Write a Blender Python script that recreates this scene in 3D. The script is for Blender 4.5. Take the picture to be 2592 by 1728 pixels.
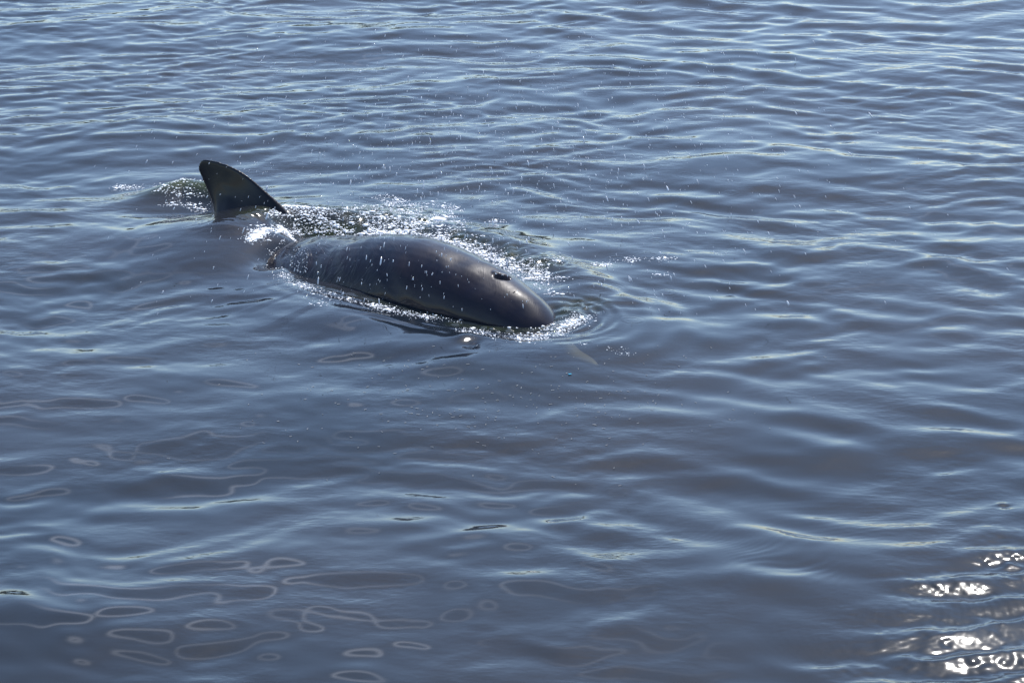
import bpy, bmesh, math, random
import numpy as np
from mathutils import Vector

C = bpy.context.scene
for o in list(bpy.data.objects):
    bpy.data.objects.remove(o)
random.seed(7)
RNG = np.random.default_rng(11)
PI = math.pi

# ------------------------------------------------------------------ camera
CAM_H = 5.9                       # eye height above the water, metres
PITCH = math.radians(20.5)        # looking down
FPX = 7037.0                      # focal length in photo pixels (2592 wide)
cam_d = bpy.data.cameras.new('camera')
cam_d.sensor_width = 36.0
cam_d.lens = 36.0 * FPX / 2592.0
cam_d.clip_start = 0.5
cam_d.clip_end = 9000.0
cam = bpy.data.objects.new('camera', cam_d)
C.collection.objects.link(cam)
cam.location = (0, 0, CAM_H)
cam.rotation_euler = (PI / 2 - PITCH, 0, 0)
C.camera = cam

# ------------------------------------------------------------------ sky and sun
SUN_EL = math.radians(57)
SUN_AZ = math.radians(26)         # to the right of the view direction (+Y)
world = bpy.data.worlds.new('World')
C.world = world
world.use_nodes = True
wn = world.node_tree
for n in list(wn.nodes):
    wn.nodes.remove(n)
sky = wn.nodes.new('ShaderNodeTexSky')
sky.sky_type = 'NISHITA'
sky.sun_disc = False
sky.sun_elevation = SUN_EL
sky.sun_rotation = SUN_AZ
sky.air_density = 1.0
sky.dust_density = 0.7
sky.ozone_density = 3.0
bg = wn.nodes.new('ShaderNodeBackground')
bg.inputs['Strength'].default_value = 0.14
wo = wn.nodes.new('ShaderNodeOutputWorld')
wn.links.new(sky.outputs[0], bg.inputs['Color'])
wn.links.new(bg.outputs[0], wo.inputs['Surface'])

sun_d = bpy.data.lights.new('sun', 'SUN')
sun_d.energy = 4.2
sun_d.angle = math.radians(0.53)
sun_d.color = (1.0, 0.96, 0.91)
sun = bpy.data.objects.new('sun', sun_d)
C.collection.objects.link(sun)
sdir = Vector((math.sin(SUN_AZ) * math.cos(SUN_EL), math.cos(SUN_AZ) * math.cos(SUN_EL), math.sin(SUN_EL)))
sun.rotation_euler = sdir.to_track_quat('Z', 'Y').to_euler()
sun.location = sdir * 60

vs = C.view_settings
vs.view_transform = 'Standard'
vs.look = 'None'
vs.gamma = 1
vs.exposure = 0.96
vs.use_curve_mapping = False
C.cycles.max_bounces = 8
C.cycles.transparent_max_bounces = 12
C.cycles.sample_clamp_indirect = 4
C.cycles.use_denoising = True

# ------------------------------------------------------------------ helpers
def ground(px, py, z=0.0):
    """point of the horizontal plane z that the photo shows at pixel (px, py)"""
    vx = (np.asarray(px, float) - 1296.0) / FPX
    vy = -(np.asarray(py, float) - 864.0) / FPX
    dy = math.cos(PITCH) + vy * math.sin(PITCH)
    dz = -math.sin(PITCH) + vy * math.cos(PITCH)
    t = (z - CAM_H) / dz
    return vx * t, dy * t

def link(name, me, mat=None, parent=None):
    o = bpy.data.objects.new(name, me)
    C.collection.objects.link(o)
    if mat: me.materials.append(mat)
    if parent: o.parent = parent
    return o

def tag(o, label=None, cat=None, kind=None, group=None):
    if label: o['label'] = label
    if cat: o['category'] = cat
    if kind: o['kind'] = kind
    if group: o['group'] = group
    return o

def grid_mesh(name, X, Y, Z):
    ny, nx = X.shape
    me = bpy.data.meshes.new(name)
    co = np.stack([X, Y, Z], -1).reshape(-1, 3).astype(np.float32)
    idx = np.arange(nx * ny, dtype=np.int32).reshape(ny, nx)
    q = np.stack([idx[:-1, :-1], idx[:-1, 1:], idx[1:, 1:], idx[1:, :-1]], -1).reshape(-1, 4)
    me.vertices.add(len(co)); me.vertices.foreach_set('co', co.ravel())
    me.loops.add(q.size); me.loops.foreach_set('vertex_index', q.ravel())
    me.polygons.add(len(q))
    me.polygons.foreach_set('loop_start', np.arange(0, q.size, 4, dtype=np.int32))
    me.polygons.foreach_set('use_smooth', np.ones(len(q), bool))
    me.update(calc_edges=True)
    return me

def mesh_from(name, verts, faces, smooth=True):
    me = bpy.data.meshes.new(name)
    me.from_pydata([tuple(v) for v in verts], [], [tuple(f) for f in faces])
    me.polygons.foreach_set('use_smooth', np.full(len(me.polygons), smooth))
    me.update()
    return me

def fattr(me, name, arr):
    a = me.attributes.new(name, 'FLOAT', 'POINT')
    a.data.foreach_set('value', np.asarray(arr, np.float32).ravel())

def material(name):
    m = bpy.data.materials.new(name)
    m.use_nodes = True
    nt = m.node_tree
    for n in list(nt.nodes): nt.nodes.remove(n)
    out = nt.nodes.new('ShaderNodeOutputMaterial')
    def N(t, **kw):
        n = nt.nodes.new(t)
        for k, v in kw.items():
            if k in n.inputs: n.inputs[k].default_value = v
            else: setattr(n, k, v)
        return n
    return m, nt, N, out, nt.links.new

def sstep(a, b, x):
    t = np.clip((x - a) / (b - a), 0, 1)
    return t * t * (3 - 2 * t)

_lat = RNG.random((64, 64))
def vnoise(x, y, s, ox=0.0, oy=0.0):
    """smooth value noise in [-1, 1], feature size s metres"""
    u = x / s + ox; v = y / s + oy
    i = np.floor(u).astype(int); j = np.floor(v).astype(int)
    fu = u - i; fv = v - j
    fu = fu ** 3 * (fu * (fu * 6 - 15) + 10); fv = fv ** 3 * (fv * (fv * 6 - 15) + 10)
    a = _lat[j % 64, i % 64]; b = _lat[j % 64, (i + 1) % 64]
    c = _lat[(j + 1) % 64, i % 64]; d = _lat[(j + 1) % 64, (i + 1) % 64]
    return ((a * (1 - fu) + b * fu) * (1 - fv) + (c * (1 - fu) + d * fu) * fv) * 2 - 1

def polydist(x, y, pts):
    """distance to a polyline and position along it (0..1)"""
    best = np.full(x.shape, 1e9); tt = np.zeros(x.shape)
    n = len(pts) - 1
    for k in range(n):
        ax, ay = pts[k]; bx, by = pts[k + 1]
        dx, dy = bx - ax, by - ay
        L = dx * dx + dy * dy + 1e-12
        t = np.clip(((x - ax) * dx + (y - ay) * dy) / L, 0, 1)
        d = np.hypot(x - ax - t * dx, y - ay - t * dy)
        m = d < best
        best = np.where(m, d, best); tt = np.where(m, (k + t) / n, tt)
    return best, tt

def world_path(pix):
    return [tuple(float(v) for v in ground(a, b)) for a, b in pix]

def gauss(x, y, px, py, rx, ry, ang=0.0):
    gx, gy = ground(px, py)
    c, s = math.cos(ang), math.sin(ang)
    u = (x - gx) * c + (y - gy) * s
    v = -(x - gx) * s + (y - gy) * c
    return np.exp(-(u / rx) ** 2 - (v / ry) ** 2)

# ------------------------------------------------------------------ whale outline (needed by the water too)
# waterline of the hump as seen, plan view
BODY_RING = world_path([(706, 655), (716, 690), (745, 712), (800, 735), (870, 757), (960, 777), (1060, 797), (1160, 812),
                        (1260, 826), (1340, 838), (1395, 836), (1415, 822), (1400, 795), (1340, 757), (1270, 712),
                        (1180, 672), (1080, 640), (960, 618), (860, 610), (780, 612), (730, 625), (706, 655)])
NEAR_LINE = BODY_RING[0:11]
FAR_LINE = BODY_RING[11:]

# ------------------------------------------------------------------ wave field
def make_waves():
    W = []
    r = np.random.default_rng(5)
    def add(n, l0, l1, slope, mean, spread, mod):
        for _ in range(n):
            lam = math.exp(r.uniform(math.log(l0), math.log(l1)))
            th = mean + r.normal() * spread
            k = 2 * PI / lam
            W.append((k, math.cos(th), math.sin(th), slope * math.sqrt(2.0 / n) / k, r.uniform(0, 2 * PI), lam, mod))
    add(10, 1.2, 3.0, 0.026, math.radians(96), math.radians(16), 0)
    add(30, 0.32, 0.75, 0.046, math.radians(96), math.radians(24), 0)
    add(18, 0.28, 0.6, 0.050, math.radians(64), math.radians(10), 1)
    add(46, 0.16, 0.33, 0.053, math.radians(93), math.radians(26), 2)
    add(30, 0.08, 0.15, 0.026, math.radians(90), math.radians(38), 3)
    add(22, 0.11, 0.24, 0.060, math.radians(92), math.radians(26), 4)
    return W
WAVES = make_waves()

def wave_z(x, y, spx=None, spy=None, big_only=False):
    wx = x + 0.16 * vnoise(x, y, 1.1, 3, 9) + 0.05 * vnoise(x, y, 0.45, 1, 4)
    wy = y + 0.12 * vnoise(x, y, 0.9, 7, 2) + 0.04 * vnoise(x, y, 0.4, 8, 5)
    m1 = sstep(-0.3, 0.6, (x - 0.25) / 2.5 + 0.5 * vnoise(x, y, 1.7, 5, 5))
    m2 = 0.95 + 0.5 * vnoise(x, y, 1.2, 9, 1)
    m3 = np.clip(0.55 + 0.9 * vnoise(x, y, 1.6, 2, 7), 0.08, 1.5)
    far = sstep(13.0, 21.0, y)
    m4 = gauss(x, y, 350, 120, 2.6, 4.0) * np.clip(0.4 + 1.1 * vnoise(x, y, 0.9, 4, 6), 0, 1.4)
    z = np.zeros_like(x)
    for k, cx, cy, a, ph, lam, mod in WAVES:
        if big_only and mod > 2: continue
        w = a
        if mod == 1: w = a * m1
        elif mod == 2: w = a * m2 * (0.60 + 0.38 * far)
        elif mod == 3: w = a * m3 * (0.40 + 0.6 * far)
        elif mod == 4: w = a * m4
        arg = k * (cx * wx + cy * wy) + ph
        if spx is not None:
            sp = np.maximum(np.abs(cx) * spx, np.abs(cy) * spy)
            w = w * (1 - sstep(0.22, 0.45, sp / lam))
        z = z + w * (np.sin(arg) - 0.02 * np.cos(2 * arg))
    return z

GLIT = []     # list of (polyline, half width, weight) where the surface is broken by the splash
GLIT.append((world_path([(760, 545), (820, 545), (930, 575)]), 0.09, 1.0))
GLIT.append((world_path([(900, 548), (1000, 560), (1100, 590), (1200, 630), (1300, 665), (1400, 705)]), 0.17, 1.0))
GLIT.append((world_path([(960, 515), (1060, 545), (1150, 575)]), 0.14, 0.8))
GLIT.append((world_path([(640, 588), (668, 582)]), 0.10, 1.2))
GLIT.append((world_path([(715, 580), (735, 575)]), 0.06, 1.0))
GLIT.append((world_path([(1420, 812), (1480, 790)]), 0.13, 0.9))
GLIT.append((world_path([(1150, 828), (1300, 848), (1400, 848), (1450, 828)]), 0.06, 0.8))
GLIT.append((NEAR_LINE, 0.040, 0.6))

RINGS = []
_rr = random.Random(3)
for (px, py, r0) in [(1495, 718, .13), (1390, 735, .08), (1330, 660, .10), (715, 727, .10), (800, 757, .08), (1600, 829, .06),
                     (520, 541, .05), (520, 600, .04), (640, 430, .04), (700, 437, .045), (1560, 662, .07), (1420, 668, .06),
                     (1640, 655, .07), (780, 465, .04), (900, 480, .05), (1180, 500, .05), (1250, 520, .05), (1510, 755, .05),
                     (1560, 740, .04), (1690, 740, .05), (1240, 862, .05), (1480, 690, .05), (1210, 560, .06), (1360, 620, .05)]:
    RINGS.append((px, py, r0))
for _ in range(40):
    RINGS.append((_rr.gauss(1150, 330), _rr.gauss(540, 110), _rr.uniform(.02, .06)))

def local_z(x, y, z, want_masks=False):
    """swell, hollow, wake and ripples around the whale, added to the waves"""
    dn, tn = polydist(x, y, NEAR_LINE)
    df, tf = polydist(x, y, FAR_LINE)
    d = np.minimum(dn, df)
    calm = 1 - 0.88 * np.maximum(np.exp(-(d / 0.28) ** 2), np.exp(-(dn / 0.42) ** 2) * sstep(0.25, 0.6, tn))
    # smooth water sliding over the back, left of the hump
    dome = gauss(x, y, 590, 600, 0.50, 0.66, math.radians(-35))
    calm = calm * (1 - 0.65 * dome)
    z = z * calm
    z = z + 0.10 * dome
    # hollow behind the hump
    z = z - 0.13 * gauss(x, y, 780, 592, 0.30, 0.16, math.radians(-18))
    z = z - 0.15 * gauss(x, y, 732, 642, 0.12, 0.25, math.radians(-35))
    # crest thrown up behind the fin
    crest = world_path([(330, 497), (400, 492), (470, 488), (545, 505)])
    dc, tc = polydist(x, y, crest)
    gx, gy = ground(450, 492)
    side = (y - np.interp(x, [p[0] for p in crest], [p[1] for p in crest]))
    prof = np.where(side < 0, np.exp(-(side / 0.17) ** 2), np.exp(-(side / 0.13) ** 2))
    env = sstep(crest[0][0] - 0.15, crest[1][0] + 0.2, x) * (1 - sstep(crest[3][0] - 0.02, crest[3][0] + 0.22, x))
    z = z + 0.115 * prof * env
    z = z - 0.05 * gauss(x, y, 500, 540, 0.45, 0.14, 0)
    # wake ripples running along the near side
    wk = np.exp(-((dn - 0.16) / 0.13) ** 2) * sstep(0.02, 0.3, tn) * (1 - 0.3 * sstep(0.8, 1, tn))
    z = z + wk * 0.0014 * np.cos(2 * PI * (dn + 0.02 * vnoise(x, y, 0.3, 1, 1)) / 0.115 + 1.0)
    z = z + 0.006 * np.exp(-((dn - 0.02) / 0.03) ** 2) * sstep(0.05, 0.4, tn)
    z = z + 0.030 * gauss(x, y, 655, 577, 0.32, 0.15, math.radians(-20))
    # low swell pushed out along the near side, and the torn ridge beyond the far side
    d0 = 0.10 + 0.34 * sstep(0.12, 0.7, tn)
    z = z + 0.062 * np.where(dn < d0, np.exp(-((dn - d0) / 0.36) ** 2), np.exp(-((dn - d0) / 0.42) ** 2)) * sstep(0.12, 0.5, tn)
    z = z + 0.004 * np.exp(-((dn - 0.6 * d0) / 0.10) ** 2) * sstep(0.2, 0.5, tn) * np.sin(2 * PI * (dn + 0.03 * vnoise(x, y, 0.4, 2, 7)) / 0.13 + 5 * vnoise(x, y, 0.8, 3, 2))
    fside = sstep(0.05, 0.2, tf) * (1 - sstep(0.85, 0.97, tf)) * (df < dn)
    z = z + 0.055 * np.exp(-((df - 0.42) / 0.19) ** 2) * fside
    # bow wave arcs around the snout
    nx, ny = ground(1400, 822)
    r = np.hypot(x - nx, (y - ny))
    ang = np.arctan2(y - ny, x - nx)
    bw = np.exp(-((r - 0.30) / 0.13) ** 2) * sstep(-1.9, -0.9, ang) * (1 - sstep(1.0, 1.9, ang))
    z = z + bw * 0.0034 * np.cos(2 * PI * r / 0.085)
    bw2 = np.exp(-((r - 0.7) / 0.3) ** 2) * sstep(-1.6, -0.6, ang) * (1 - sstep(0.6, 1.5, ang))
    z = z + bw2 * 0.0030 * np.cos(2 * PI * r / 0.2)
    z = z + 0.03 * np.exp(-((r - 0.12) / 0.09) ** 2) * sstep(-2.4, -1.2, ang) * (1 - sstep(0.8, 1.6, ang))
    # raindrop-like rings
    for px, py, r0 in RINGS:
        cx, cy = ground(px, py)
        rr = np.hypot(x - cx, y - cy)
        z = z + 0.0011 * np.exp(-((rr - r0) / 0.025) ** 2) * np.cos(2 * PI * (rr - r0) / 0.032)
    # broken, sparkling water
    br = np.zeros_like(x)
    for path, hw, wgt in GLIT:
        dd, _ = polydist(x, y, path)
        br = np.maximum(br, wgt * np.exp(-(dd / hw) ** 2))
    br = br * (0.55 + 0.6 * vnoise(x, y, 0.12, 4, 4))
    br = np.clip(br, 0, 1.3)
    rough = 0.0125 * vnoise(x, y, 0.055, 0.3, 0.7) + 0.0045 * vnoise(x, y, 0.029, 5.3, 2.7)
    z = z + br * (rough + 0.006 * vnoise(x, y, 0.12, 7, 3))
    olive = np.clip(prof * env * (side < 0.05) * 1.2 * sstep(-0.2, -0.02, side), 0, 1)  # olive colour paints sunlight showing through the thin crest
    olive = np.maximum(olive, 0.8 * gauss(x, y, 845, 583, 0.22, 0.06, math.radians(-5)))
    olive = np.maximum(olive, 0.45 * br)
    return (z, br, olive) if want_masks else z

# ------------------------------------------------------------------ water sheet
def axis(lo, hi, step, far_lo, far_hi, ratio=1.12):
    core = []
    v = lo
    while v < hi:
        core.append(v); v += step(v) if callable(step) else step
    core.append(v)
    up = []; s = (core[-1] - core[-2]); v = core[-1]
    while v < far_hi:
        s *= ratio; v += s; up.append(v)
    dn = []; s = core[1] - core[0]; v = core[0]
    while v > far_lo:
        s *= ratio; v -= s; dn.append(v)
    return np.array(dn[::-1] + core + up)

xs = axis(-4.75, 4.75, 0.0112, -3500, 3500)
ys = axis(10.7, 25.2, lambda v: 0.0095 if v < 17.6 else 0.0095 + (v - 17.6) * 0.0014, -60, 5500)
X, Y = np.meshgrid(xs, ys)
SX, SY = np.meshgrid(np.gradient(xs), np.gradient(ys))
Z = wave_z(X, Y, SX, SY)
Zb = wave_z(X, Y, SX, SY, big_only=True)
ix = np.where((xs > -3.6) & (xs < 2.2))[0]; iy = np.where((ys > 14.2) & (ys < 22.5))[0]
sl = (slice(iy[0], iy[-1] + 1), slice(ix[0], ix[-1] + 1))
BR = np.zeros_like(X); OL = np.zeros_like(X)
ex = sstep(-3.6, -3.2, X[sl]) * (1 - sstep(1.8, 2.2, X[sl])) * sstep(14.2, 14.5, Y[sl]) * (1 - sstep(21.8, 22.5, Y[sl]))
zl, br, ol = local_z(X[sl], Y[sl], Z[sl], True)
Z[sl] = Z[sl] * (1 - ex) + zl * ex
BR[sl] = br * ex; OL[sl] = ol * ex
GLINTS = [(1185, 883, 0.07, 0.09), (1200, 889, 0.02, 0.02), (1240, 868, 0.015, 0.015),
          (2540, 1276, 0.03, 0.03), (2562, 1440, 0.06, 0.05)]
def mirror_slope(px, py):
    # slope of the surface that mirrors the sun towards the eye at this spot
    x, y = ground(px, py)
    v = Vector((-float(x), -float(y), CAM_H)).normalized()
    h_ = (v + sdir).normalized()
    return -h_.x / h_.z, -h_.y / h_.z
Z += 0.055 * gauss(X, Y, 60, 1585, 1.0, 0.42)
# capillary ripples, lower right corner of the view
gx, gy = ground(2230, 1560)
cap = np.clip(gauss(X, Y, 2380, 1500, 0.95, 1.1) * (0.5 + 0.9 * vnoise(X, Y, 0.45, 6, 2)), 0, 1)
rc = np.hypot(X - gx + 0.25 * vnoise(X, Y, 0.6, 1, 2), (Y - gy) * 0.8 + 0.2 * vnoise(X, Y, 0.5, 2, 8))
Z += cap * 0.0009 * np.cos(2 * PI * rc / 0.046)
# short steep wavelets in the near right corner, where the sun path reaches the view
cxg, cyg = ground(2480, 1610)
tsx, tsy = mirror_slope(2480, 1610)
tm = math.hypot(tsx, tsy)
gm = np.maximum.reduce([gauss(X, Y, 2510, 1650, 0.52, 0.48), 0.95 * gauss(X, Y, 2420, 1490, 0.28, 0.20), 0.95 * gauss(X, Y, 2560, 1440, 0.20, 0.40),
                        0.6 * gauss(X, Y, 2172, 1690, 0.22, 0.14)])
al = (tsx * (X - cxg) + tsy * (Y - cyg)) / tm + 0.05 * vnoise(X, Y, 0.35, 7, 1) + 0.02 * vnoise(X, Y, 0.14, 3, 5)
lamg = 0.25
Z = Z * (1 - 0.55 * gm) + gm * (1.2 * tm) * lamg / (2 * PI) * (np.sin(2 * PI * al / lamg) - 0.12 * np.sin(4 * PI * al / lamg))
Z += gm * (0.0040 * vnoise(X, Y, 0.050, 1.3, 3.1) + 0.0020 * vnoise(X, Y, 0.03, 8, 1))
for (gpx, gpy, rx, ry) in GLINTS:
    cxg, cyg = ground(gpx, gpy)
    a_ = int(np.argmin(np.abs(ys - cyg))); b_ = int(np.argmin(np.abs(xs - cxg)))
    csx = (Z[a_, b_ + 2] - Z[a_, b_ - 2]) / (xs[b_ + 2] - xs[b_ - 2]); csy = (Z[a_ + 2, b_] - Z[a_ - 2, b_]) / (ys[a_ + 2] - ys[a_ - 2])
    tsx, tsy = mirror_slope(gpx, gpy)
    wnd = (slice(a_ - 60, a_ + 60), slice(max(0, b_ - 60), b_ + 60))
    Z[wnd] += gauss(X[wnd], Y[wnd], gpx, gpy, rx, ry) * ((tsx - csx) * (X[wnd] - cxg) + (tsy - csy) * (Y[wnd] - cyg))
# reflection outlines painted as thin pale lines along a slope contour
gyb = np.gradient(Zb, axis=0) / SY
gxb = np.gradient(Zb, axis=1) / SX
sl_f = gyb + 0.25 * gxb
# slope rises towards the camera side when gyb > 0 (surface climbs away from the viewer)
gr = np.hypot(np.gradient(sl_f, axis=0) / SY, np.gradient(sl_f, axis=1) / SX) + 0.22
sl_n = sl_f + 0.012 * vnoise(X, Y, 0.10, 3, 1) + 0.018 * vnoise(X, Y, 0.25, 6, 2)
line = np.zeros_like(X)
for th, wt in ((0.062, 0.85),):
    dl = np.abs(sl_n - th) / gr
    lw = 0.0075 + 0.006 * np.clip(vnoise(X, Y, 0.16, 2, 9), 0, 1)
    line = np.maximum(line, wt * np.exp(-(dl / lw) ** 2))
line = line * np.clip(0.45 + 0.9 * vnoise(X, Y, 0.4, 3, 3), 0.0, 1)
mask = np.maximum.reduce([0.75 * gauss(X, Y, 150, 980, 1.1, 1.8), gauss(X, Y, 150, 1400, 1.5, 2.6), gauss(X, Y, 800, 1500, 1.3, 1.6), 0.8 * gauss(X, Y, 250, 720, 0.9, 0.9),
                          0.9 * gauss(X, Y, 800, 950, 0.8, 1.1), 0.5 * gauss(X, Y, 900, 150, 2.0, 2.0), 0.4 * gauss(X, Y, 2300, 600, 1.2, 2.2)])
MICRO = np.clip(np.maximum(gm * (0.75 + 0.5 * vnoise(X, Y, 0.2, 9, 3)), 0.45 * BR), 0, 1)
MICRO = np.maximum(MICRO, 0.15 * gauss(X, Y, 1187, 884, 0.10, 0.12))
REFL_LOOPS = line * np.clip(mask, 0, 1) * (Y > 9) * (Y < 30)

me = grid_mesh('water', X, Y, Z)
fattr(me, 'broken', BR); fattr(me, 'olive', OL); fattr(me, 'refl_loops', REFL_LOOPS); fattr(me, 'micro', MICRO)

m_water, nt, N, out, L = material('sea_water')
geo = N('ShaderNodeTexCoord')
mp = N('ShaderNodeMapping'); mp.inputs['Scale'].default_value = (1.0, 1.7, 1.0)
L(geo.outputs['Object'], mp.inputs['Vector'])
n1 = N('ShaderNodeTexNoise', Scale=9.0, Detail=2.5, Roughness=0.5); L(mp.outputs[0], n1.inputs['Vector'])
n2 = N('ShaderNodeTexNoise', Scale=1.1, Detail=2.0); L(geo.outputs['Object'], n2.inputs['Vector'])
mr = N('ShaderNodeMapRange'); L(n2.outputs['Fac'], mr.inputs['Value'])
mr.inputs['From Min'].default_value = 0.4; mr.inputs['From Max'].default_value = 0.7
mr.inputs['To Min'].default_value = 0.12; mr.inputs['To Max'].default_value = 0.9
bump = N('ShaderNodeBump', Distance=0.006); L(n1.outputs['Fac'], bump.inputs['Height']); L(mr.outputs[0], bump.inputs['Strength'])
# body of the water: murky, greener where thin or full of air; sunlight through the crest painted in
a_ol = N('ShaderNodeAttribute', attribute_name='olive')
a_refl = N('ShaderNodeAttribute', attribute_name='refl_loops')
n3 = N('ShaderNodeTexNoise', Scale=0.55, Detail=2.0); L(geo.outputs['Object'], n3.inputs['Vector'])
cr = N('ShaderNodeValToRGB'); L(n3.outputs['Fac'], cr.inputs['Fac'])
cr.color_ramp.elements[0].position = 0.35; cr.color_ramp.elements[0].color = (0.010, 0.015, 0.023, 1)
cr.color_ramp.elements[1].position = 0.68; cr.color_ramp.elements[1].color = (0.019, 0.021, 0.027, 1)
mx = N('ShaderNodeMix', data_type='RGBA'); L(a_ol.outputs['Fac'], mx.inputs['Factor']); L(cr.outputs[0], mx.inputs['A'])
mx.inputs['B'].default_value = (0.040, 0.050, 0.012, 1)
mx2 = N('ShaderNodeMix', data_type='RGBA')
mf = N('ShaderNodeMath', operation='MULTIPLY'); L(a_refl.outputs['Fac'], mf.inputs[0]); mf.inputs[1].default_value = 0.75
L(mf.outputs[0], mx2.inputs['Factor']); L(mx.outputs['Result'], mx2.inputs['A']); mx2.inputs['B'].default_value = (0.135, 0.138, 0.145, 1)  # pale colour painted in for the reflection loops
dif = N('ShaderNodeBsdfDiffuse'); L(mx2.outputs['Result'], dif.inputs['Color'])
tr = N('ShaderNodeBsdfTransparent'); tr.inputs['Color'].default_value = (0.80, 0.84, 0.74, 1)
ms = N('ShaderNodeMixShader'); ms.inputs[0].default_value = 0.36
L(dif.outputs[0], ms.inputs[1]); L(tr.outputs[0], ms.inputs[2])
gl = N('ShaderNodeBsdfGlossy', Roughness=0.035); gl.inputs['Color'].default_value = (1, 1, 1, 1)
L(bump.outputs[0], gl.inputs['Normal'])
a_mi = N('ShaderNodeAttribute', attribute_name='micro')      # unresolved capillary ripples
mro = N('ShaderNodeMath', operation='MULTIPLY_ADD'); L(a_mi.outputs['Fac'], mro.inputs[0]); mro.inputs[1].default_value = 0.125; mro.inputs[2].default_value = 0.050
L(mro.outputs[0], gl.inputs['Roughness'])
fr = N('ShaderNodeFresnel', IOR=1.34); L(bump.outputs[0], fr.inputs['Normal'])
m2 = N('ShaderNodeMixShader'); L(fr.outputs[0], m2.inputs[0]); L(ms.outputs[0], m2.inputs[1]); L(gl.outputs[0], m2.inputs[2])
L(m2.outputs[0], out.inputs['Surface'])
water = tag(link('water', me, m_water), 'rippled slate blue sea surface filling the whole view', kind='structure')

def surf_z(px, py):
    z = 0.0
    for _ in range(4):
        x, y = ground(px, py, z)
        x = np.atleast_1d(np.asarray(x, float)); y = np.atleast_1d(np.asarray(y, float))
        z = local_z(x, y, wave_z(x, y))
    return x, y, z

# seabed
m_bed, nt, N, out, L = material('silty_seabed')
tc = N('ShaderNodeTexCoord'); n1 = N('ShaderNodeTexNoise', Scale=0.8, Detail=5.0); L(tc.outputs['Object'], n1.inputs['Vector'])
cr = N('ShaderNodeValToRGB'); L(n1.outputs['Fac'], cr.inputs['Fac'])
cr.color_ramp.elements[0].color = (0.010, 0.016, 0.016, 1); cr.color_ramp.elements[1].color = (0.028, 0.032, 0.028, 1)
b = N('ShaderNodeBsdfDiffuse'); L(cr.outputs[0], b.inputs['Color']); L(b.outputs[0], out.inputs['Surface'])
gxs = np.concatenate([[-3500, -500, -100], np.linspace(-30, 30, 60), [100, 500, 3500]])
gys = np.concatenate([[-60, -20], np.linspace(-5, 60, 65), [200, 900, 5500]])
GX, GY = np.meshgrid(gxs, gys)
tag(link('seabed', grid_mesh('seabed', GX, GY, -3.2 + 0.3 * vnoise(GX, GY, 4)), m_bed), 'dark silty seabed under the murky water', kind='structure')

# dark wooded shore beyond the top of the picture: it is what the black flicks on the crests mirror
m_hill, nt, N, out, L = material('wooded_hillside')
tc = N('ShaderNodeTexCoord'); n1 = N('ShaderNodeTexNoise', Scale=0.05, Detail=8.0); L(tc.outputs['Object'], n1.inputs['Vector'])
cr = N('ShaderNodeValToRGB'); L(n1.outputs['Fac'], cr.inputs['Fac'])
cr.color_ramp.elements[0].color = (0.006, 0.009, 0.006, 1); cr.color_ramp.elements[1].color = (0.018, 0.022, 0.013, 1)
b = N('ShaderNodeBsdfDiffuse'); L(cr.outputs[0], b.inputs['Color']); L(b.outputs[0], out.inputs['Surface'])
hx = np.linspace(-2600, 2600, 420); hv = np.linspace(0, 1, 24)
HX, HV = np.meshgrid(hx, hv)
ridge = 58 + 24 * vnoise(HX, HX * 0, 420, 2, 2) + 12 * vnoise(HX, HX * 0, 120, 5, 3) + 5 * vnoise(HX, HX * 0, 30, 1, 6)
ridge = ridge * (1 - 0.75 * sstep(-120, 350, HX))
HZ = -4 + (ridge + 4) * np.sin(HV * PI / 2) ** 0.8 + 3 * vnoise(HX, HV * 300, 22, 4, 4) * HV
tag(link('hills', grid_mesh('hills', HX, 900 + 420 * HV, HZ), m_hill), 'dark wooded hills along the far shore', kind='structure')

# ------------------------------------------------------------------ whale
# spine: photo pixel where the axis meets the water plane, height of the back, body half width, half depth
SP = [  # px,  py,   ridge z, half w, half h, tone(1 = tan beak)
    (1512, 893, -0.075, 0.018, 0.014),
    (1490, 882, -0.055, 0.045, 0.034),
    (1455, 864, -0.050, 0.062, 0.050),
    (1425, 846, -0.035, 0.085, 0.075),
    (1402, 832,  0.000, 0.115, 0.105),
    (1378, 824,  0.075, 0.160, 0.160),
    (1345, 814,  0.148, 0.205, 0.210),
    (1300, 802,  0.208, 0.245, 0.255),
    (1245, 786,  0.262, 0.275, 0.295),
    (1175, 765,  0.308, 0.315, 0.340),
    (1100, 742,  0.338, 0.345, 0.375),
    (1025, 720,  0.322, 0.370, 0.400),
    (950, 698,   0.275, 0.385, 0.410),
    (885, 676,   0.203, 0.410, 0.410),
    (830, 655,   0.155, 0.425, 0.400),
    (765, 622,   0.050, 0.425, 0.385),
    (715, 595,  -0.100, 0.350, 0.370),
    (655, 562,  -0.020, 0.310, 0.340),
    (575, 545,  -0.050, 0.270, 0.300),
    (470, 518,  -0.110, 0.200, 0.240),
    (360, 490,  -0.270, 0.120, 0.170),
    (270, 468,  -0.420, 0.060, 0.110),
    (200, 452,  -0.500, 0.045, 0.050),
]
pts = []
for px, py, rz, hw, hh in SP:
    gx, gy = ground(px, py)
    pts.append((float(gx), float(gy), rz, hw, hh))
pts = np.array(pts)
def catmull(P, n):
    outp = []
    Q = np.vstack([2 * P[0] - P[1], P, 2 * P[-1] - P[-2]])
    for i in range(len(P) - 1):
        p0, p1, p2, p3 = Q[i:i + 4]
        for k in range(n):
            t = k / n
            outp.append(0.5 * (2 * p1 + (p2 - p0) * t + (2 * p0 - 5 * p1 + 4 * p2 - p3) * t * t + (3 * p1 - p0 - 3 * p2 + p3) * t ** 3))
    outp.append(P[-1])
    return np.array(outp)
spine = catmull(pts, 5)
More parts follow.
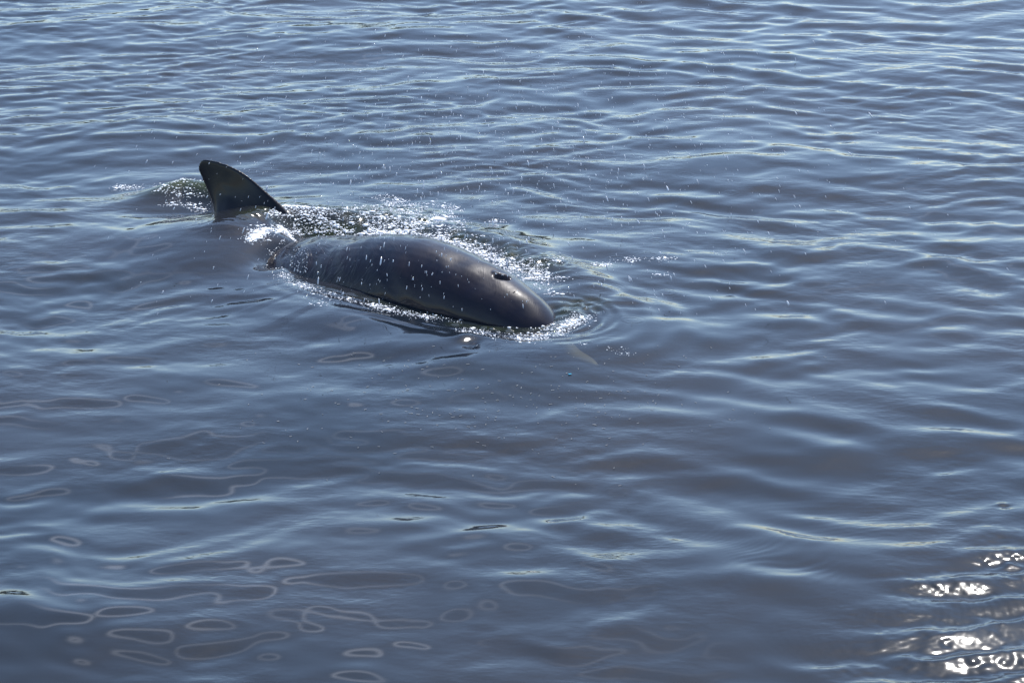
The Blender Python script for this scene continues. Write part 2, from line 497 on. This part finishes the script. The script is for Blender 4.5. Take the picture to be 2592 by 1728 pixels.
for _ in range(2):
    spine[1:-1] = 0.25 * spine[:-2] + 0.5 * spine[1:-1] + 0.25 * spine[2:]
verts = []; faces = []
NS = 40
tan = np.gradient(spine[:, :2], axis=0); tan /= np.linalg.norm(tan, axis=1)[:, None]
for i, (x, y, rz, hw, hh) in enumerate(spine):
    nx_, ny_ = -tan[i, 1], tan[i, 0]
    cz = rz - hh
    for k in range(NS):
        a = 2 * PI * k / NS
        ca, sa = math.cos(a), math.sin(a)
        verts.append((x + nx_ * hw * ca, y + ny_ * hw * ca, cz + hh * sa))
for i in range(len(spine) - 1):
    for k in range(NS):
        a = i * NS + k; b2 = i * NS + (k + 1) % NS
        faces.append((a, b2, b2 + NS, a + NS))
verts.append(tuple(spine[0, :2]) + (spine[0, 2] - spine[0, 4],)); c0 = len(verts) - 1
verts.append(tuple(spine[-1, :2]) + (spine[-1, 2] - spine[-1, 4],)); c1 = len(verts) - 1
last = (len(spine) - 1) * NS
for k in range(NS):
    faces.append((c0, (k + 1) % NS, k)); faces.append((c1, last + k, last + (k + 1) % NS))

def slab(outline, thick, to_world):
    """closed lens-shaped fin from a 2D outline; thick(u, v) gives half thickness"""
    base = len(verts)
    n = len(outline)
    cu = sum(p[0] for p in outline) / n; cv = sum(p[1] for p in outline) / n
    rings = [1.0, 0.93, 0.8, 0.6, 0.35]
    for sgn in (1, -1):
        for ri, rr in enumerate(rings):
            for (u, v) in outline:
                uu, vv = cu + (u - cu) * rr, cv + (v - cv) * rr
                t = 0.008 if ri == 0 else max(0.009, thick(uu, vv) * (1 - rr ** 3) ** 0.5)
                verts.append(to_world(uu, vv, sgn * t))
        verts.append(to_world(cu, cv, sgn * thick(cu, cv)))
    blk = len(rings) * n + 1
    for s_i in (0, 1):
        o = base + s_i * blk
        for ri in range(len(rings) - 1):
            for k in range(n):
                a = o + ri * n + k; b2 = o + ri * n + (k + 1) % n
                c = b2 + n; d = a + n
                faces.append((a, b2, c, d) if s_i == 0 else (d, c, b2, a))
        for k in range(n):
            a = o + 4 * n + k; b2 = o + 4 * n + (k + 1) % n
            faces.append((a, b2, o + blk - 1) if s_i == 0 else (b2, a, o + blk - 1))
    for k in range(n):
        faces.append((base + (k + 1) % n, base + k, base + blk + k, base + blk + (k + 1) % n))

# dorsal fin outline traced at its own distance: u along the body (towards the tail), v up
def smooth_closed(pl, it=3):
    for _ in range(it):
        q = []
        for i in range(len(pl)):
            a = pl[i]; b2 = pl[(i + 1) % len(pl)]
            q += [(a[0] * .75 + b2[0] * .25, a[1] * .75 + b2[1] * .25), (a[0] * .25 + b2[0] * .75, a[1] * .25 + b2[1] * .75)]
        pl = q
    return pl
FIN_HEAD = math.radians(27)      # the tail end of the body swings to the left
fx0, fy0 = ground(640, 557)
fu = (-math.cos(FIN_HEAD), math.sin(FIN_HEAD))
fin_px = [(738, 548), (705, 512), (668, 480), (640, 455), (612, 434), (580, 418), (548, 407), (528, 402), (514, 403), (506, 409), (502, 420),
          (504, 434), (512, 450), (523, 474), (534, 500), (543, 520), (548, 538), (560, 570), (575, 620), (640, 640), (700, 620), (725, 580)]
fin_uv = []
for (px, py) in fin_px:
    # intersect the view ray with the vertical plane of the fin
    vx = (px - 1296.0) / FPX; vy = -(py - 864.0) / FPX
    d = Vector((vx, math.cos(PITCH) + vy * math.sin(PITCH), -math.sin(PITCH) + vy * math.cos(PITCH)))
    nrm = Vector((fu[1], -fu[0], 0))
    t = (nrm.x * fx0 + nrm.y * fy0) / (nrm.x * d.x + nrm.y * d.y)
    P = d * t
    fin_uv.append(((P.x - fx0) * fu[0] + (P.y - fy0) * fu[1], P.z + CAM_H))
def fin_w(u, v, t):
    lean = 0.0
    return (fx0 + fu[0] * u - fu[1] * t, fy0 + fu[1] * u + fu[0] * t, v)
slab(smooth_closed(fin_uv, 2), lambda u, v: 0.018 + 0.110 * max(0.0, 1 - max(v, -0.1) / 0.38) ** 2.6, fin_w)
# tail flukes
tx, ty = spine[-1, :2]; tz = spine[-1, 2] - 0.05
tdir = (-math.cos(math.radians(20)), math.sin(math.radians(20)))
fl = [(-0.12, 0.0), (-0.05, 0.18), (0.08, 0.42), (0.30, 0.62), (0.33, 0.60), (0.26, 0.35), (0.22, 0.10), (0.17, 0.0),
      (0.22, -0.10), (0.26, -0.35), (0.33, -0.60), (0.30, -0.62), (0.08, -0.42), (-0.05, -0.18)]
slab(smooth_closed(fl, 2), lambda u, v: 0.022, lambda u, v, t: (tx + tdir[0] * u - tdir[1] * v, ty + tdir[1] * u + tdir[0] * v, tz + t))
# pectoral flippers, below the water
for sgn in (1, -1):
    i = int(np.argmin(np.abs(spine[:, 0] - ground(1130, 752)[0])))
    bx, by = spine[i, :2]; t2 = tan[i]
    n2_ = (-t2[1] * sgn, t2[0] * sgn)
    w = 0.30
    ol_ = [(-0.12, -0.08), (-0.10, 0.10), (0.05, 0.30), (0.20, 0.42), (0.24, 0.40), (0.18, 0.22), (0.12, 0.08), (0.10, -0.08)]
    slab(smooth_closed(ol_, 2), lambda u, v: 0.022,
         lambda u, v, t: (bx + t2[0] * u + n2_[0] * (w + v * 0.9), by + t2[1] * u + n2_[1] * (w + v * 0.9), -0.30 - 0.45 * max(v, 0) + t))

raw = mesh_from('body_raw', verts, faces)
bm = bmesh.new(); bm.from_mesh(raw); bmesh.ops.recalc_face_normals(bm, faces=bm.faces); bm.to_mesh(raw); bm.free()
tmp = bpy.data.objects.new('tmp', raw); C.collection.objects.link(tmp)
md = tmp.modifiers.new('r', 'REMESH'); md.mode = 'VOXEL'; md.voxel_size = 0.0095; md.use_smooth_shade = True
md = tmp.modifiers.new('s', 'SMOOTH'); md.factor = 0.5; md.iterations = 9
dg = bpy.context.evaluated_depsgraph_get()
body_me = bpy.data.meshes.new_from_object(tmp.evaluated_get(dg))
body_me.name = 'body'
bpy.data.objects.remove(tmp)
n = len(body_me.vertices)
co = np.empty(n * 3, np.float32); body_me.vertices.foreach_get('co', co); co = co.reshape(-1, 3).astype(float)
# blowhole: a crescent slot across the top of the head, with a raised rear lip
org_x = float(pts[10, 0])
def on_back(px, py):
    """first body vertex met by the view ray at this photo pixel"""
    vx = (px - 1296.0) / FPX; vy = -(py - 864.0) / FPX
    d = np.array([vx, math.cos(PITCH) + vy * math.sin(PITCH), -math.sin(PITCH) + vy * math.cos(PITCH)]); d /= np.linalg.norm(d)
    rel = co - np.array([0, 0, CAM_H])
    t = rel @ d
    dist = np.linalg.norm(rel - t[:, None] * d, axis=1)
    c = np.where(dist < 0.02)[0]
    j = c[np.argmin(t[c])]
    return co[j]
bh = on_back(1274, 692)
bi = int(np.argmin(np.hypot(spine[:, 0] - bh[0], spine[:, 1] - bh[1])))
fwd = -tan[bi]; fwd3 = np.array([fwd[0], fwd[1], -0.32]); fwd3 /= np.linalg.norm(fwd3)
acr = np.array([-fwd[1], fwd[0], 0.0])
# the slot is seen running along the silhouette from (1250, 695) to (1296, 705)
A = on_back(1249, 690); B = on_back(1298, 702)
sl_dir = (B - A); sl_len = np.linalg.norm(sl_dir); sl_dir /= sl_len
up = np.array([0, 0, 1.0]); 
rel = co - (A + B) / 2
u = rel @ sl_dir
nrm_ = np.cross(sl_dir, np.cross(up, sl_dir)); nrm_ /= np.linalg.norm(nrm_)
side_ = np.cross(sl_dir, nrm_)
if side_[1] < 0: side_ = -side_          # points away from the camera
v = rel @ side_
near = (np.linalg.norm(rel, axis=1) < 0.2)
hl = sl_len * 0.46
vv = v - 0.010 * (u / hl) ** 2
slot = np.exp(-(vv / 0.014) ** 2) * np.clip(1 - (u / hl) ** 4, 0, 1) * near
lip = np.exp(-((vv - 0.032) / 0.018) ** 2) * np.clip(1 - (u / (hl * 1.25)) ** 4, 0, 1) * near
co[:, 2] += -0.026 * slot + 0.014 * lip
dark = np.clip(slot * 1.2 - 0.1, 0, 1)
# hollow beside the blowhole, shallow furrow behind the melon
for (hpx, hpy, hr, hd) in ((1205, 705, 0.10, 0.016), (1150, 655, 0.07, 0.008), (1330, 775, 0.08, 0.008), (1000, 640, 0.10, 0.006)):
    hp = on_back(hpx, hpy)
    co[:, 2] -= hd * np.exp(-((co - hp) ** 2).sum(1) / hr ** 2)
co[:, 2] += (0.005 * vnoise(co[:, 0] + co[:, 1], co[:, 0] - co[:, 1] + 2 * co[:, 2], 0.16, 2, 5)) * (co[:, 2] > -0.4) * (np.abs(co[:, 0] - org_x) < 1.1)
body_me.vertices.foreach_set('co', co.astype(np.float32).ravel())
body_me.polygons.foreach_set('use_smooth', np.ones(len(body_me.polygons), bool))
body_me.update()
beak_x = ground(1418, 842)[0]
fattr(body_me, 'beak', sstep(float(beak_x), float(beak_x) + 0.10, co[:, 0]))
fattr(body_me, 'slot', dark)
fattr(body_me, 'fin', sstep(0.06, 0.14, co[:, 2]) * (co[:, 0] < float(ground(735, 600)[0])))
hx0 = float(ground(820, 700)[0])
fattr(body_me, 'rear', (1 - sstep(hx0 - 0.25, hx0 + 0.75, co[:, 0])) * sstep(float(ground(690, 600)[0]) - 0.1, float(ground(690, 600)[0]) + 0.1, co[:, 0]))

m_skin, nt, N, out, L = material('wet_whale_skin')
tc = N('ShaderNodeTexCoord')
geo = N('ShaderNodeNewGeometry')
sepn = N('ShaderNodeSeparateXYZ')
# base colour: blotchy charcoal with a faint brown cast on the back
n1 = N('ShaderNodeTexNoise', Scale=3.0, Detail=5.0, Roughness=0.6); L(tc.outputs['Object'], n1.inputs['Vector'])
cr = N('ShaderNodeValToRGB'); L(n1.outputs['Fac'], cr.inputs['Fac'])
cr.color_ramp.elements[0].position = 0.3; cr.color_ramp.elements[0].color = (0.002, 0.004, 0.012, 1)
cr.color_ramp.elements[1].position = 0.75; cr.color_ramp.elements[1].color = (0.012, 0.008, 0.011, 1)
ab = N('ShaderNodeAttribute', attribute_name='beak'); asl = N('ShaderNodeAttribute', attribute_name='slot'); ar = N('ShaderNodeAttribute', attribute_name='rear')
afn = N('ShaderNodeAttribute', attribute_name='fin'); mxf = N('ShaderNodeMix', data_type='RGBA'); L(afn.outputs['Fac'], mxf.inputs['Factor']); L(cr.outputs[0], mxf.inputs['A']); mxf.inputs['B'].default_value = (0.0018, 0.0022, 0.005, 1)
mx = N('ShaderNodeMix', data_type='RGBA'); L(ab.outputs['Fac'], mx.inputs['Factor']); L(mxf.outputs['Result'], mx.inputs['A']); mx.inputs['B'].default_value = (0.40, 0.35, 0.25, 1)
mx2 = N('ShaderNodeMix', data_type='RGBA'); L(asl.outputs['Fac'], mx2.inputs['Factor']); L(mx.outputs['Result'], mx2.inputs['A']); mx2.inputs['B'].default_value = (0.006, 0.004, 0.005, 1)
# fine folds: stretched noise across the body axis
def dotp(vec):
    d_ = N('ShaderNodeVectorMath', operation='DOT_PRODUCT'); L(tc.outputs['Object'], d_.inputs[0]); d_.inputs[1].default_value = vec
    return d_.outputs['Value']
cmb = N('ShaderNodeCombineXYZ')
L(dotp((0.75 * 46, 0.30 * 46, -0.60 * 46)), cmb.inputs[0]); L(dotp((3.0, -2.0, 4.5)), cmb.inputs[1]); L(dotp((2.0, 5.0, 1.0)), cmb.inputs[2])
nw = N('ShaderNodeTexNoise', Scale=1.0, Detail=3.5, Roughness=0.6, Distortion=0.8); L(cmb.outputs[0], nw.inputs['Vector'])
nf = N('ShaderNodeTexNoise', Scale=140.0, Detail=2.0); L(tc.outputs['Object'], nf.inputs['Vector'])
b1 = N('ShaderNodeBump', Distance=0.026); L(nw.outputs['Fac'], b1.inputs['Height'])
ms_ = N('ShaderNodeMath', operation='MULTIPLY_ADD'); L(ar.outputs['Fac'], ms_.inputs[0]); ms_.inputs[1].default_value = 0.92; ms_.inputs[2].default_value = 0.05
L(ms_.outputs[0], b1.inputs['Strength'])
np2 = N('ShaderNodeTexNoise', Scale=7.0, Detail=6.0, Roughness=0.65); L(tc.outputs['Object'], np2.inputs['Vector'])
mrr = N('ShaderNodeMapRange'); L(np2.outputs['Fac'], mrr.inputs['Value']); mrr.inputs['From Min'].default_value = 0.3; mrr.inputs['From Max'].default_value = 0.7; mrr.inputs['To Min'].default_value = 0.26; mrr.inputs['To Max'].default_value = 0.52
b2_ = N('ShaderNodeBump', Distance=0.0015, Strength=0.15); L(nf.outputs['Fac'], b2_.inputs['Height']); L(b1.outputs[0], b2_.inputs['Normal'])
p = N('ShaderNodeBsdfPrincipled', Roughness=0.40); L(mx2.outputs['Result'], p.inputs['Base Color']); L(b2_.outputs[0], p.inputs['Normal']); L(mrr.outputs[0], p.inputs['Roughness'])
p.inputs['Specular IOR Level'].default_value = 0.16
p.inputs['Coat Weight'].default_value = 0.5; p.inputs['Coat Roughness'].default_value = 0.06; p.inputs['Coat IOR'].default_value = 1.34
L(p.outputs[0], out.inputs['Surface'])

root = bpy.data.objects.new('whale', None)
root.empty_display_size = 0.3
C.collection.objects.link(root)
org = Vector((float(pts[10, 0]), float(pts[10, 1]), 0))
root.location = org
tag(root, 'dark grey whale surfacing with curved dorsal fin and open blowhole, head dipping to the right', 'whale')
body_me.materials.clear()
def child(name, me_, mat):
    o = link(name, me_, mat, root)
    o.location = -org
    return o
body = child('body', body_me, m_skin)
# lining of the blowhole, a dark moist crescent sunk in the slot
m_bh, nt, N, out, L = material('blowhole_lining')
tc = N('ShaderNodeTexCoord'); n1 = N('ShaderNodeTexNoise', Scale=60.0); L(tc.outputs['Object'], n1.inputs['Vector'])
cr = N('ShaderNodeValToRGB'); L(n1.outputs['Fac'], cr.inputs['Fac'])
cr.color_ramp.elements[0].color = (0.003, 0.002, 0.002, 1); cr.color_ramp.elements[1].color = (0.010, 0.006, 0.006, 1)
p = N('ShaderNodeBsdfPrincipled', Roughness=0.3); L(cr.outputs[0], p.inputs['Base Color']); L(p.outputs[0], out.inputs['Surface'])
cv = []; cf = []
mid = (A + B) / 2 + np.array([0, 0, -0.036])
for i in range(15):
    s = -1 + 2 * i / 14
    w = 0.010 * math.sqrt(max(0, 1 - s * s)) + 0.001
    c = mid + sl_dir * s * hl * 0.95 + side_ * 0.010 * s * s
    for k in range(8):
        a = 2 * PI * k / 8
        cv.append(c + side_ * w * math.cos(a) + nrm_ * 0.016 * math.sin(a) * math.sqrt(max(0.01, 1 - s * s)))
for i in range(14):
    for k in range(8):
        a = i * 8 + k; b_ = i * 8 + (k + 1) % 8
        cf.append((a, b_, b_ + 8, a + 8))
cf.append(tuple(range(7, -1, -1))); cf.append(tuple(range(14 * 8, 15 * 8)))
child('blowhole', mesh_from('blowhole', cv, cf), m_bh)

# ------------------------------------------------------------------ foam, beads and spray
m_foam, nt, N, out, L = material('foam_bubbles')
tc = N('ShaderNodeTexCoord'); n1 = N('ShaderNodeTexNoise', Scale=55.0); L(tc.outputs['Object'], n1.inputs['Vector'])
cr = N('ShaderNodeValToRGB'); L(n1.outputs['Fac'], cr.inputs['Fac'])
cr.color_ramp.elements[0].color = (0.80, 0.82, 0.84, 1); cr.color_ramp.elements[1].color = (0.93, 0.93, 0.93, 1)
p = N('ShaderNodeBsdfPrincipled', Roughness=0.12); L(cr.outputs[0], p.inputs['Base Color']); p.inputs['IOR'].default_value = 1.33
L(p.outputs[0], out.inputs['Surface'])
m_drop, nt, N, out, L = material('water_droplets')
tc = N('ShaderNodeTexCoord'); n1 = N('ShaderNodeTexNoise', Scale=8.0); L(tc.outputs['Object'], n1.inputs['Vector'])
cr = N('ShaderNodeValToRGB'); L(n1.outputs['Fac'], cr.inputs['Fac'])
cr.color_ramp.elements[0].color = (0.45, 0.50, 0.58, 1); cr.color_ramp.elements[1].color = (0.80, 0.83, 0.88, 1)
p = N('ShaderNodeBsdfPrincipled', Roughness=0.10); L(cr.outputs[0], p.inputs['Base Color']); p.inputs['IOR'].default_value = 1.33
p.inputs['Transmission Weight'].default_value = 0.15
L(p.outputs[0], out.inputs['Surface'])

_b = bmesh.new(); bmesh.ops.create_icosphere(_b, subdivisions=1, radius=1.0)
ICO_V = np.array([v.co[:] for v in _b.verts]); ICO_F = np.array([[v.index for v in f.verts] for f in _b.faces]); _b.free()

def beads(name, P, S, axis=None, mat=None):
    """many small drops joined: P centres, S (n,3) radii; axis (n,3) long direction of the third radius"""
    n = len(P)
    V = ICO_V[None] * S[:, None, :]
    if axis is not None:
        a = axis / np.linalg.norm(axis, axis=1)[:, None]
        ref = np.where(np.abs(a[:, :1]) < 0.9, np.array([[1.0, 0, 0]]), np.array([[0, 1.0, 0]]))
        b_ = np.cross(a, ref); b_ /= np.linalg.norm(b_, axis=1)[:, None]
        c_ = np.cross(a, b_)
        V = V[..., 0:1] * b_[:, None] + V[..., 1:2] * c_[:, None] + V[..., 2:3] * a[:, None]
    V = (V + P[:, None]).reshape(-1, 3)
    F = (ICO_F[None] + (np.arange(n) * len(ICO_V))[:, None, None]).reshape(-1, 3)
    me_ = bpy.data.meshes.new(name)
    me_.vertices.add(len(V)); me_.vertices.foreach_set('co', V.astype(np.float32).ravel())
    me_.loops.add(F.size); me_.loops.foreach_set('vertex_index', F.astype(np.int32).ravel())
    me_.polygons.add(len(F)); me_.polygons.foreach_set('loop_start', np.arange(0, F.size, 3, dtype=np.int32))
    me_.polygons.foreach_set('use_smooth', np.ones(len(F), bool))
    me_.update(calc_edges=True)
    return link(name, me_, mat)

def foam(name, specs, label, cat):
    """specs: (pixel path, half width px (vertical), count, radius mm)"""
    PX = []; PY = []; R = []
    for path, hw, cnt, rad in specs:
        path = np.array(path, float)
        seg = np.linalg.norm(np.diff(path, axis=0), axis=1); cum = np.concatenate([[0], np.cumsum(seg)])
        # clumps, then flecks in each clump
        cnt = int(cnt * 1.9); nc = max(3, cnt // 6)
        tcs = RNG.random(nc) * cum[-1]
        cx = np.interp(tcs, cum, path[:, 0]); cy = np.interp(tcs, cum, path[:, 1])
        cx += RNG.normal(0, hw * 0.9, nc); cy += RNG.normal(0, hw * 0.55, nc)
        j = RNG.integers(0, nc, cnt)
        PX.append(cx[j] + RNG.normal(0, 12, cnt)); PY.append(cy[j] + RNG.normal(0, 3.0, cnt))
        R.append(rad * 0.00086 * np.exp(RNG.normal(0, 0.5, cnt)))
        j = RNG.integers(0, nc, 2 * cnt)                      # finer froth between the flecks
        PX.append(cx[j] + RNG.normal(0, 15, 2 * cnt)); PY.append(cy[j] + RNG.normal(0, 3.8, 2 * cnt))
        R.append(rad * 0.00042 * np.exp(RNG.normal(0, 0.4, 2 * cnt)))
    PX = np.concatenate(PX); PY = np.concatenate(PY); R = np.concatenate(R)
    x, y, z = surf_z(PX, PY)
    S = np.stack([R * RNG.uniform(0.9, 1.9, len(R)), R, R * 0.6], -1)
    o = beads(name, np.stack([x, y, z + R * 0.15], -1), S, None, m_foam)
    return tag(o, label, cat, 'stuff')

foam('foam_flecks', [([(900, 548), (1000, 562), (1100, 592), (1200, 635), (1290, 668), (1390, 705)], 22, 900, 4.2),
                     ([(960, 512), (1060, 540), (1160, 575)], 24, 260, 3.8),
                     ([(930, 575), (1010, 588)], 10, 120, 4.0)],
     'glittering white foam flecks strewn along the far side of the whale', 'foam')
foam('foam_flecks', [([(690, 548), (740, 541), (810, 548), (900, 570)], 10, 420, 4.0),
                     ([(640, 592), (668, 582)], 9, 190, 4.6), ([(700, 652), (704, 672)], 5, 50, 4.0), ([(712, 583), (738, 572)], 8, 110, 4.6)],
     'bright white foam patches on the saddle just right of the dorsal fin', 'foam')
foam('foam_flecks', [([(704, 655), (714, 694), (750, 716), (830, 747), (900, 763), (980, 782)], 2.5, 160, 3.1),
                     ([(980, 782), (1050, 797), (1160, 812)], 2.5, 70, 3.2)],
     'thin line of white foam beads along the near waterline of the whale', 'foam')
foam('foam_flecks', [([(1150, 830), (1240, 846), (1330, 856), (1400, 852)], 8, 120, 3.2), ([(1290, 822), (1380, 818)], 6, 24, 3.2),
                     ([(1400, 836), (1440, 822), (1480, 796)], 14, 150, 3.5)],
     'white foam beads churned up around the dipping snout of the whale', 'foam')
foam('foam_flecks', [([(400, 480), (460, 478), (520, 490)], 9, 120, 3.8), ([(300, 475), (345, 474)], 3, 40, 3.6), ([(425, 517), (435, 517)], 3, 8, 4.0)],
     'small white foam flecks on the olive crest left of the dorsal fin', 'foam')
foam('foam_flecks', [([(1395, 655), (1420, 658)], 3, 14, 4.2), ([(1505, 672), (1540, 668)], 4, 20, 4.2), ([(1580, 654), (1620, 660)], 3, 16, 4.0), ([(1640, 658), (1700, 655)], 3, 16, 4.0),
                     ([(1120, 520), (1150, 530)], 6, 26, 4.0), ([(1240, 560), (1270, 565)], 4, 12, 4.0), ([(1380, 738), (1420, 742)], 5, 14, 3.6),
                     ([(1660, 694), (1680, 696)], 2, 5, 4.0), ([(1375, 850), (1590, 890)], 8, 10, 3.0), ([(800, 770), (818, 768)], 2, 6, 4.0)],
     'scattered white bubbles floating to the right of and beyond the whale', 'foam')

# fine spray falling over and beyond the whale
sx = np.concatenate([RNG.normal(1180, 330, 1500), RNG.normal(1500, 420, 600), RNG.normal(900, 260, 200)])
sy = np.concatenate([RNG.normal(420, 190, 1500), RNG.normal(420, 230, 600), RNG.normal(520, 130, 200)])
ok = (sy > -60) & (sy < 800) & (sx > 200)
sx, sy = sx[ok], sy[ok]
gx, gy = ground(sx, sy)
h = RNG.uniform(0.02, 1.1, len(sx))
dep = gy + RNG.uniform(-0.5, 0.5, len(sx))
f_ = 1 - h / CAM_H                                    # slide the drop up its line of sight, so it hangs in the air
P = np.stack([gx * f_, gy * f_, h], -1)
R = 0.0017 * np.exp(RNG.normal(0, 0.42, len(sx)))
fall = np.stack([(sx - 1180) / 700 * -0.5 + RNG.normal(0, 0.12, len(sx)), RNG.normal(0, 0.2, len(sx)), np.full(len(sx), 1.0)], -1)
S = np.stack([R, R, R * RNG.uniform(2.0, 6.5, len(sx))], -1)
tag(beads('spray', P, S, fall, m_drop), 'fine spray of tiny falling droplets in the air over the whale', 'spray', 'stuff')

# drops lying on the wet back
cand = np.where((co[:, 2] > 0.06) & (co[:, 0] > float(ground(715, 650)[0])))[0]
pick = RNG.choice(cand, 40, replace=False)
P = co[pick] + np.array([0, -0.001, 0.001])
R = 0.0012 * np.exp(RNG.normal(0, 0.35, len(pick)))
wet = np.array([on_back(px_, py_) for px_, py_ in zip(RNG.uniform(716, 775, 110), RNG.uniform(622, 690, 110)) if py_ > 640 - (px_ - 716) * 0.55 and py_ < 660 + (px_ - 716) * 0.7])
R = 0.0012 * np.exp(RNG.normal(0, 0.35, len(P)))
P = np.concatenate([P, wet + np.array([0, 0, 0.002])]); R = np.concatenate([R, 0.0024 * np.exp(RNG.normal(0, 0.35, len(wet)))])
P = np.concatenate([P, [A + (B - A) * t_ + side_ * 0.020 + np.array([0, 0, 0.016]) for t_ in (0.15, 0.2, 0.5, 0.56, 0.8)]])
R = np.concatenate([R, [0.004, 0.0035, 0.0035, 0.003, 0.0035]])
S = np.stack([R, R, R * RNG.uniform(0.8, 2.4, len(R))], -1)
tag(beads('water_beads', P, S, np.stack([RNG.normal(0, .3, len(R)), -0.5 + RNG.normal(0, .3, len(R)), np.full(len(R), 1.0)], -1), m_drop),
    'small water beads clinging to the wet back of the whale', 'water beads', 'stuff')

# hair-fine pale fibres drifting on the calm water in front of the head
m_fib, nt, N, out, L = material('pale_fibre')
tc = N('ShaderNodeTexCoord'); n1 = N('ShaderNodeTexNoise', Scale=20.0); L(tc.outputs['Object'], n1.inputs['Vector'])
cr = N('ShaderNodeValToRGB'); L(n1.outputs['Fac'], cr.inputs['Fac'])
cr.color_ramp.elements[0].color = (0.18, 0.19, 0.20, 1); cr.color_ramp.elements[1].color = (0.42, 0.42, 0.42, 1)
b = N('ShaderNodeBsdfDiffuse'); L(cr.outputs[0], b.inputs['Color']); L(b.outputs[0], out.inputs['Surface'])
fv = []; ff = []
for _ in range(260):
    px = random.gauss(1250, 330); py = random.gauss(990, 90)
    if py < 870: continue
    x, y, z = surf_z(px, py); x, y, z = float(x[0]), float(y[0]), float(z[0]) + 0.002
    a = random.uniform(0, 2 * PI); k = random.uniform(-60, 60); Ln = random.uniform(0.006, 0.022); w = random.uniform(0.0009, 0.0018)
    base = len(fv); q = 4
    for i in range(q + 1):
        th_ = a + k * Ln * i / q
        nxn, nyn = -math.sin(th_), math.cos(th_)
        for (s_, zz) in ((1, 0), (-1, 0), (0, 0.0015)):
            fv.append((x + nxn * w * s_, y + nyn * w * s_, z + zz))
        x += math.cos(th_) * Ln / q; y += math.sin(th_) * Ln / q
    for i in range(q):
        for (p0, p1) in ((0, 1), (1, 2), (2, 0)):
            ff.append((base + i * 3 + p0, base + i * 3 + p1, base + i * 3 + 3 + p1, base + i * 3 + 3 + p0))
tag(link('drifting_fibres', mesh_from('drifting_fibres', fv, ff), m_fib), 'hair-fine pale fibres drifting on the calm water below the whale', 'fibres', 'stuff')

# a tiny blue flake on the water
m_fl, nt, N, out, L = material('blue_flake')
tc = N('ShaderNodeTexCoord'); n1 = N('ShaderNodeTexNoise', Scale=90.0); L(tc.outputs['Object'], n1.inputs['Vector'])
cr = N('ShaderNodeValToRGB'); L(n1.outputs['Fac'], cr.inputs['Fac'])
cr.color_ramp.elements[0].color = (0.05, 0.26, 0.42, 1); cr.color_ramp.elements[1].color = (0.10, 0.40, 0.55, 1)
b = N('ShaderNodeBsdfDiffuse'); L(cr.outputs[0], b.inputs['Color']); L(b.outputs[0], out.inputs['Surface'])
x, y, z = surf_z(1442, 948); x, y, z = float(x[0]), float(y[0]), float(z[0])
vv_ = []; ff_ = []
for lay, dz in ((0, 0.002), (1, 0.0045)):
    for k in range(8):
        a = 2 * PI * k / 8
        rr_ = 0.007 * (1 + 0.35 * math.sin(3 * a + 1) + 0.2 * math.cos(2 * a))
        vv_.append((x + rr_ * 1.2 * math.cos(a), y + rr_ * math.sin(a), z + dz + 0.003 * math.cos(a) ** 2))
ff_.append(tuple(range(7, -1, -1))); ff_.append(tuple(range(8, 16)))
for k in range(8): ff_.append((k, (k + 1) % 8, 8 + (k + 1) % 8, 8 + k))
tag(link('plastic_flake', mesh_from('plastic_flake', vv_, ff_), m_fl), 'tiny light blue flake floating just below the submerged snout of the whale', 'litter')
